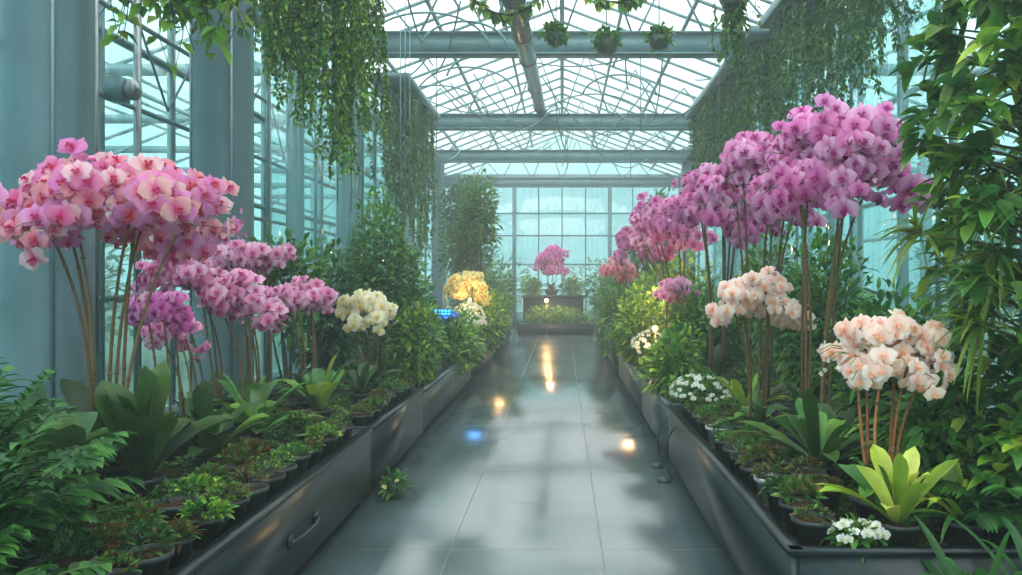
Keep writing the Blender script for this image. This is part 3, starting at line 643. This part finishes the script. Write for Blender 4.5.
for x in (-1.95, -1.4): tube(mb, [(x, 3.6, 3.1), (x, 3.6, 4.8)], .006, .006, M_CABLE)
vines('hanging_pothos_basket', np.c_[xs, ys, np.full(n, 3.05)], rng.uniform(.15, .55, n)*np.interp(xs, [-1.95, -1.5], [1, .9]), 22, .075, .05, G_MID+G_LIME, mb=mb)
def ivyrow(name, x0, x1, y0, y1, ztop, zlo, n, cols, dens=45, L=.08):
    xs = rng.uniform(x0, x1, n); ys = rng.uniform(y0, y1, n); mb = MB()
    box(mb, (x0-.03, y0, ztop), (x1+.03, y1, ztop+.1), M_FRAME)
    vines(name, np.c_[xs, ys, np.full(n, ztop+.02)], (ztop-zlo)*rng.uniform(.35, 1.1, n), dens, L, L*.6, cols, mb=mb)
ivyrow('hanging_ivy_wall', 2.15, 2.6, 5.6, 8.6, 4.2, 2.95, 130, G_MIST+G_MID, 75, .05)
ivyrow('hanging_ivy_wall', 2.1, 2.6, 8.8, 13.5, 4.2, 2.8, 170, G_MIST+G_MID, 65, .065)
ivyrow('hanging_ivy_wall', -2.6, -2.1, 10.8, 13.6, 4.2, 1.9, 95, G_MIST+G_MID, 60, .06)
for x, y, z, r in ((-.05, 6.6, 3.52, .09), (.37, 6.7, 3.5, .11), (.80, 6.6, 3.5, .10)):
    mb = MB(); lathe(mb, (x, y, z-r), [(0, 0), (r*.6, .01), (r*.9, r*.6), (r, r), (r*.9, r)], M_POT, (.1,.13,.1), 16)
    bush('', (x, y, z+.02), (r*1.15, r*1.15, r*.9), 240, .06, .035, G_MID, mb=mb, stems=0)
    tube(mb, [(x, y, z), (x, y, 4.8)], .005, .005, M_CABLE, k=4); mb.finish('hanging_flower_basket', (x, y, z-r))
mb = MB()
for xa, xb, zz in ((-.9, .0, 3.62), (0, .85, 3.72)):
    t = np.linspace(0, 1, 20); pts = np.c_[xa+(xb-xa)*t, np.full(20, 6.4), 4.0-(4.0-zz)*4*t*(1-t)]; tube(mb, pts, .014, .014, M_STEM, (.06,.1,.04))
    n = 90; u = rng.uniform(0, 1, n); P = np.c_[[np.interp(u, t, pts[:, i]) for i in range(3)]].T
    ribbons(mb, P, rng.normal(0, 1, (n, 3))+[0, 0, -.4], .08, .055, .4, pick(G_MID+G_LIME, n, .4), M_LEAF, 3, .2)
for x in (-.9, 0, .85): tube(mb, [(x, 6.4, 4.0), (x, 6.4, 5.0)], .005, .005, M_CABLE, k=4)
mb.finish('vine_garland')
n = 34; mb = MB(); lathe(mb, (1.42, 6.6, 3.75), [(0, 0), (.1, .01), (.15, .12), (.14, .12)], M_POT, (.1,.1,.08), 16)
tube(mb, [(1.42, 6.6, 3.8), (1.42, 6.6, 4.8)], .006, .006, M_CABLE, k=4)
vines('hanging_ivy_basket', np.c_[1.42+rng.normal(0, .07, n), 6.6+rng.normal(0, .07, n), np.full(n, 3.86)], rng.uniform(.2, .62, n), 60, .05, .03, G_MID, mb=mb)

# ------------------------------------------------------------ lamps
def lamp(name, x, y, z, zb, r=.035, power=10):
    mb = MB(); tube(mb, [(x, y, zb), (x, y, z-r)], .005, .004, M_STEM, (.08,.12,.05), 6)
    lathe(mb, (x, y, zb), [(0, 0), (.03, 0), (.03, .015), (.008, .03)], M_CABLE, (.1,.1,.1), 14)
    lathe(mb, (x, y, z), [(0, -r), (r*.7, -r*.7), (r, 0), (r*.7, r*.7), (0, r)], M_WARM, (1,1,1), 14)
    mb.finish(name, (x, y, zb))
    l = bpy.data.lights.new('warm_light', 'POINT'); l.energy = power; l.color = (1, .60, .25); l.shadow_soft_size = .10; l.specular_factor = .35
    o = bpy.data.objects.new('warm_light', l); o.location = (x, y-.08, z); S.collection.objects.link(o)
lamp('globe_lamp', 1.00, 8.6, .98, .42, .03, 18)
lamp('globe_lamp', 1.25, 9.9, 1.35, .42, .022, 22)
lamp('globe_lamp', -1.42, 12.3, 1.2, .42, .022, 26)
lamp('globe_lamp', -1.5, 14.0, 1.35, .42, .03, 26)
lamp('globe_lamp', -.42, 21.5, .95, 0, .05, 40)
mb = MB(); box(mb, (-1.54, 9.60, 1.08), (-1.34, 9.64, 1.15), M_DARK)
for zz in (1.085, 1.12):
    for xx in np.arange(-1.53, -1.36, .04): box(mb, (xx, 9.59, zz), (xx+.030, 9.60, zz+.024), M_BLUE)
tube(mb, [(-1.44, 9.62, .42), (-1.44, 9.62, 1.08)], .01, .01, M_CABLE); mb.finish('blue_grow_light')
l = bpy.data.lights.new('blue_light', 'POINT'); l.energy = 5; l.color = (.1, .4, 1); l.shadow_soft_size = .1; l.specular_factor = .05
o = bpy.data.objects.new('blue_light', l); o.location = (-1.43, 9.45, 1.14); S.collection.objects.link(o)

# ------------------------------------------------------------ mist
m, nt, out = newmat('greenhouse_mist'); v = N(nt, 'ShaderNodeVolumeScatter'); v.inputs['Density'].default_value = .017
v.inputs['Color'].default_value = (.84, .97, .99, 1); v.inputs['Anisotropy'].default_value = .3
nt.links.new(v.outputs[0], out.inputs['Volume'])
mb = MB(); box(mb, (-WX-.15, Y0-.3, -.05), (WX+.15, Y1+.3, RIDGE+.2), m); mb.finish('greenhouse_mist', (0, 11, 0), False)
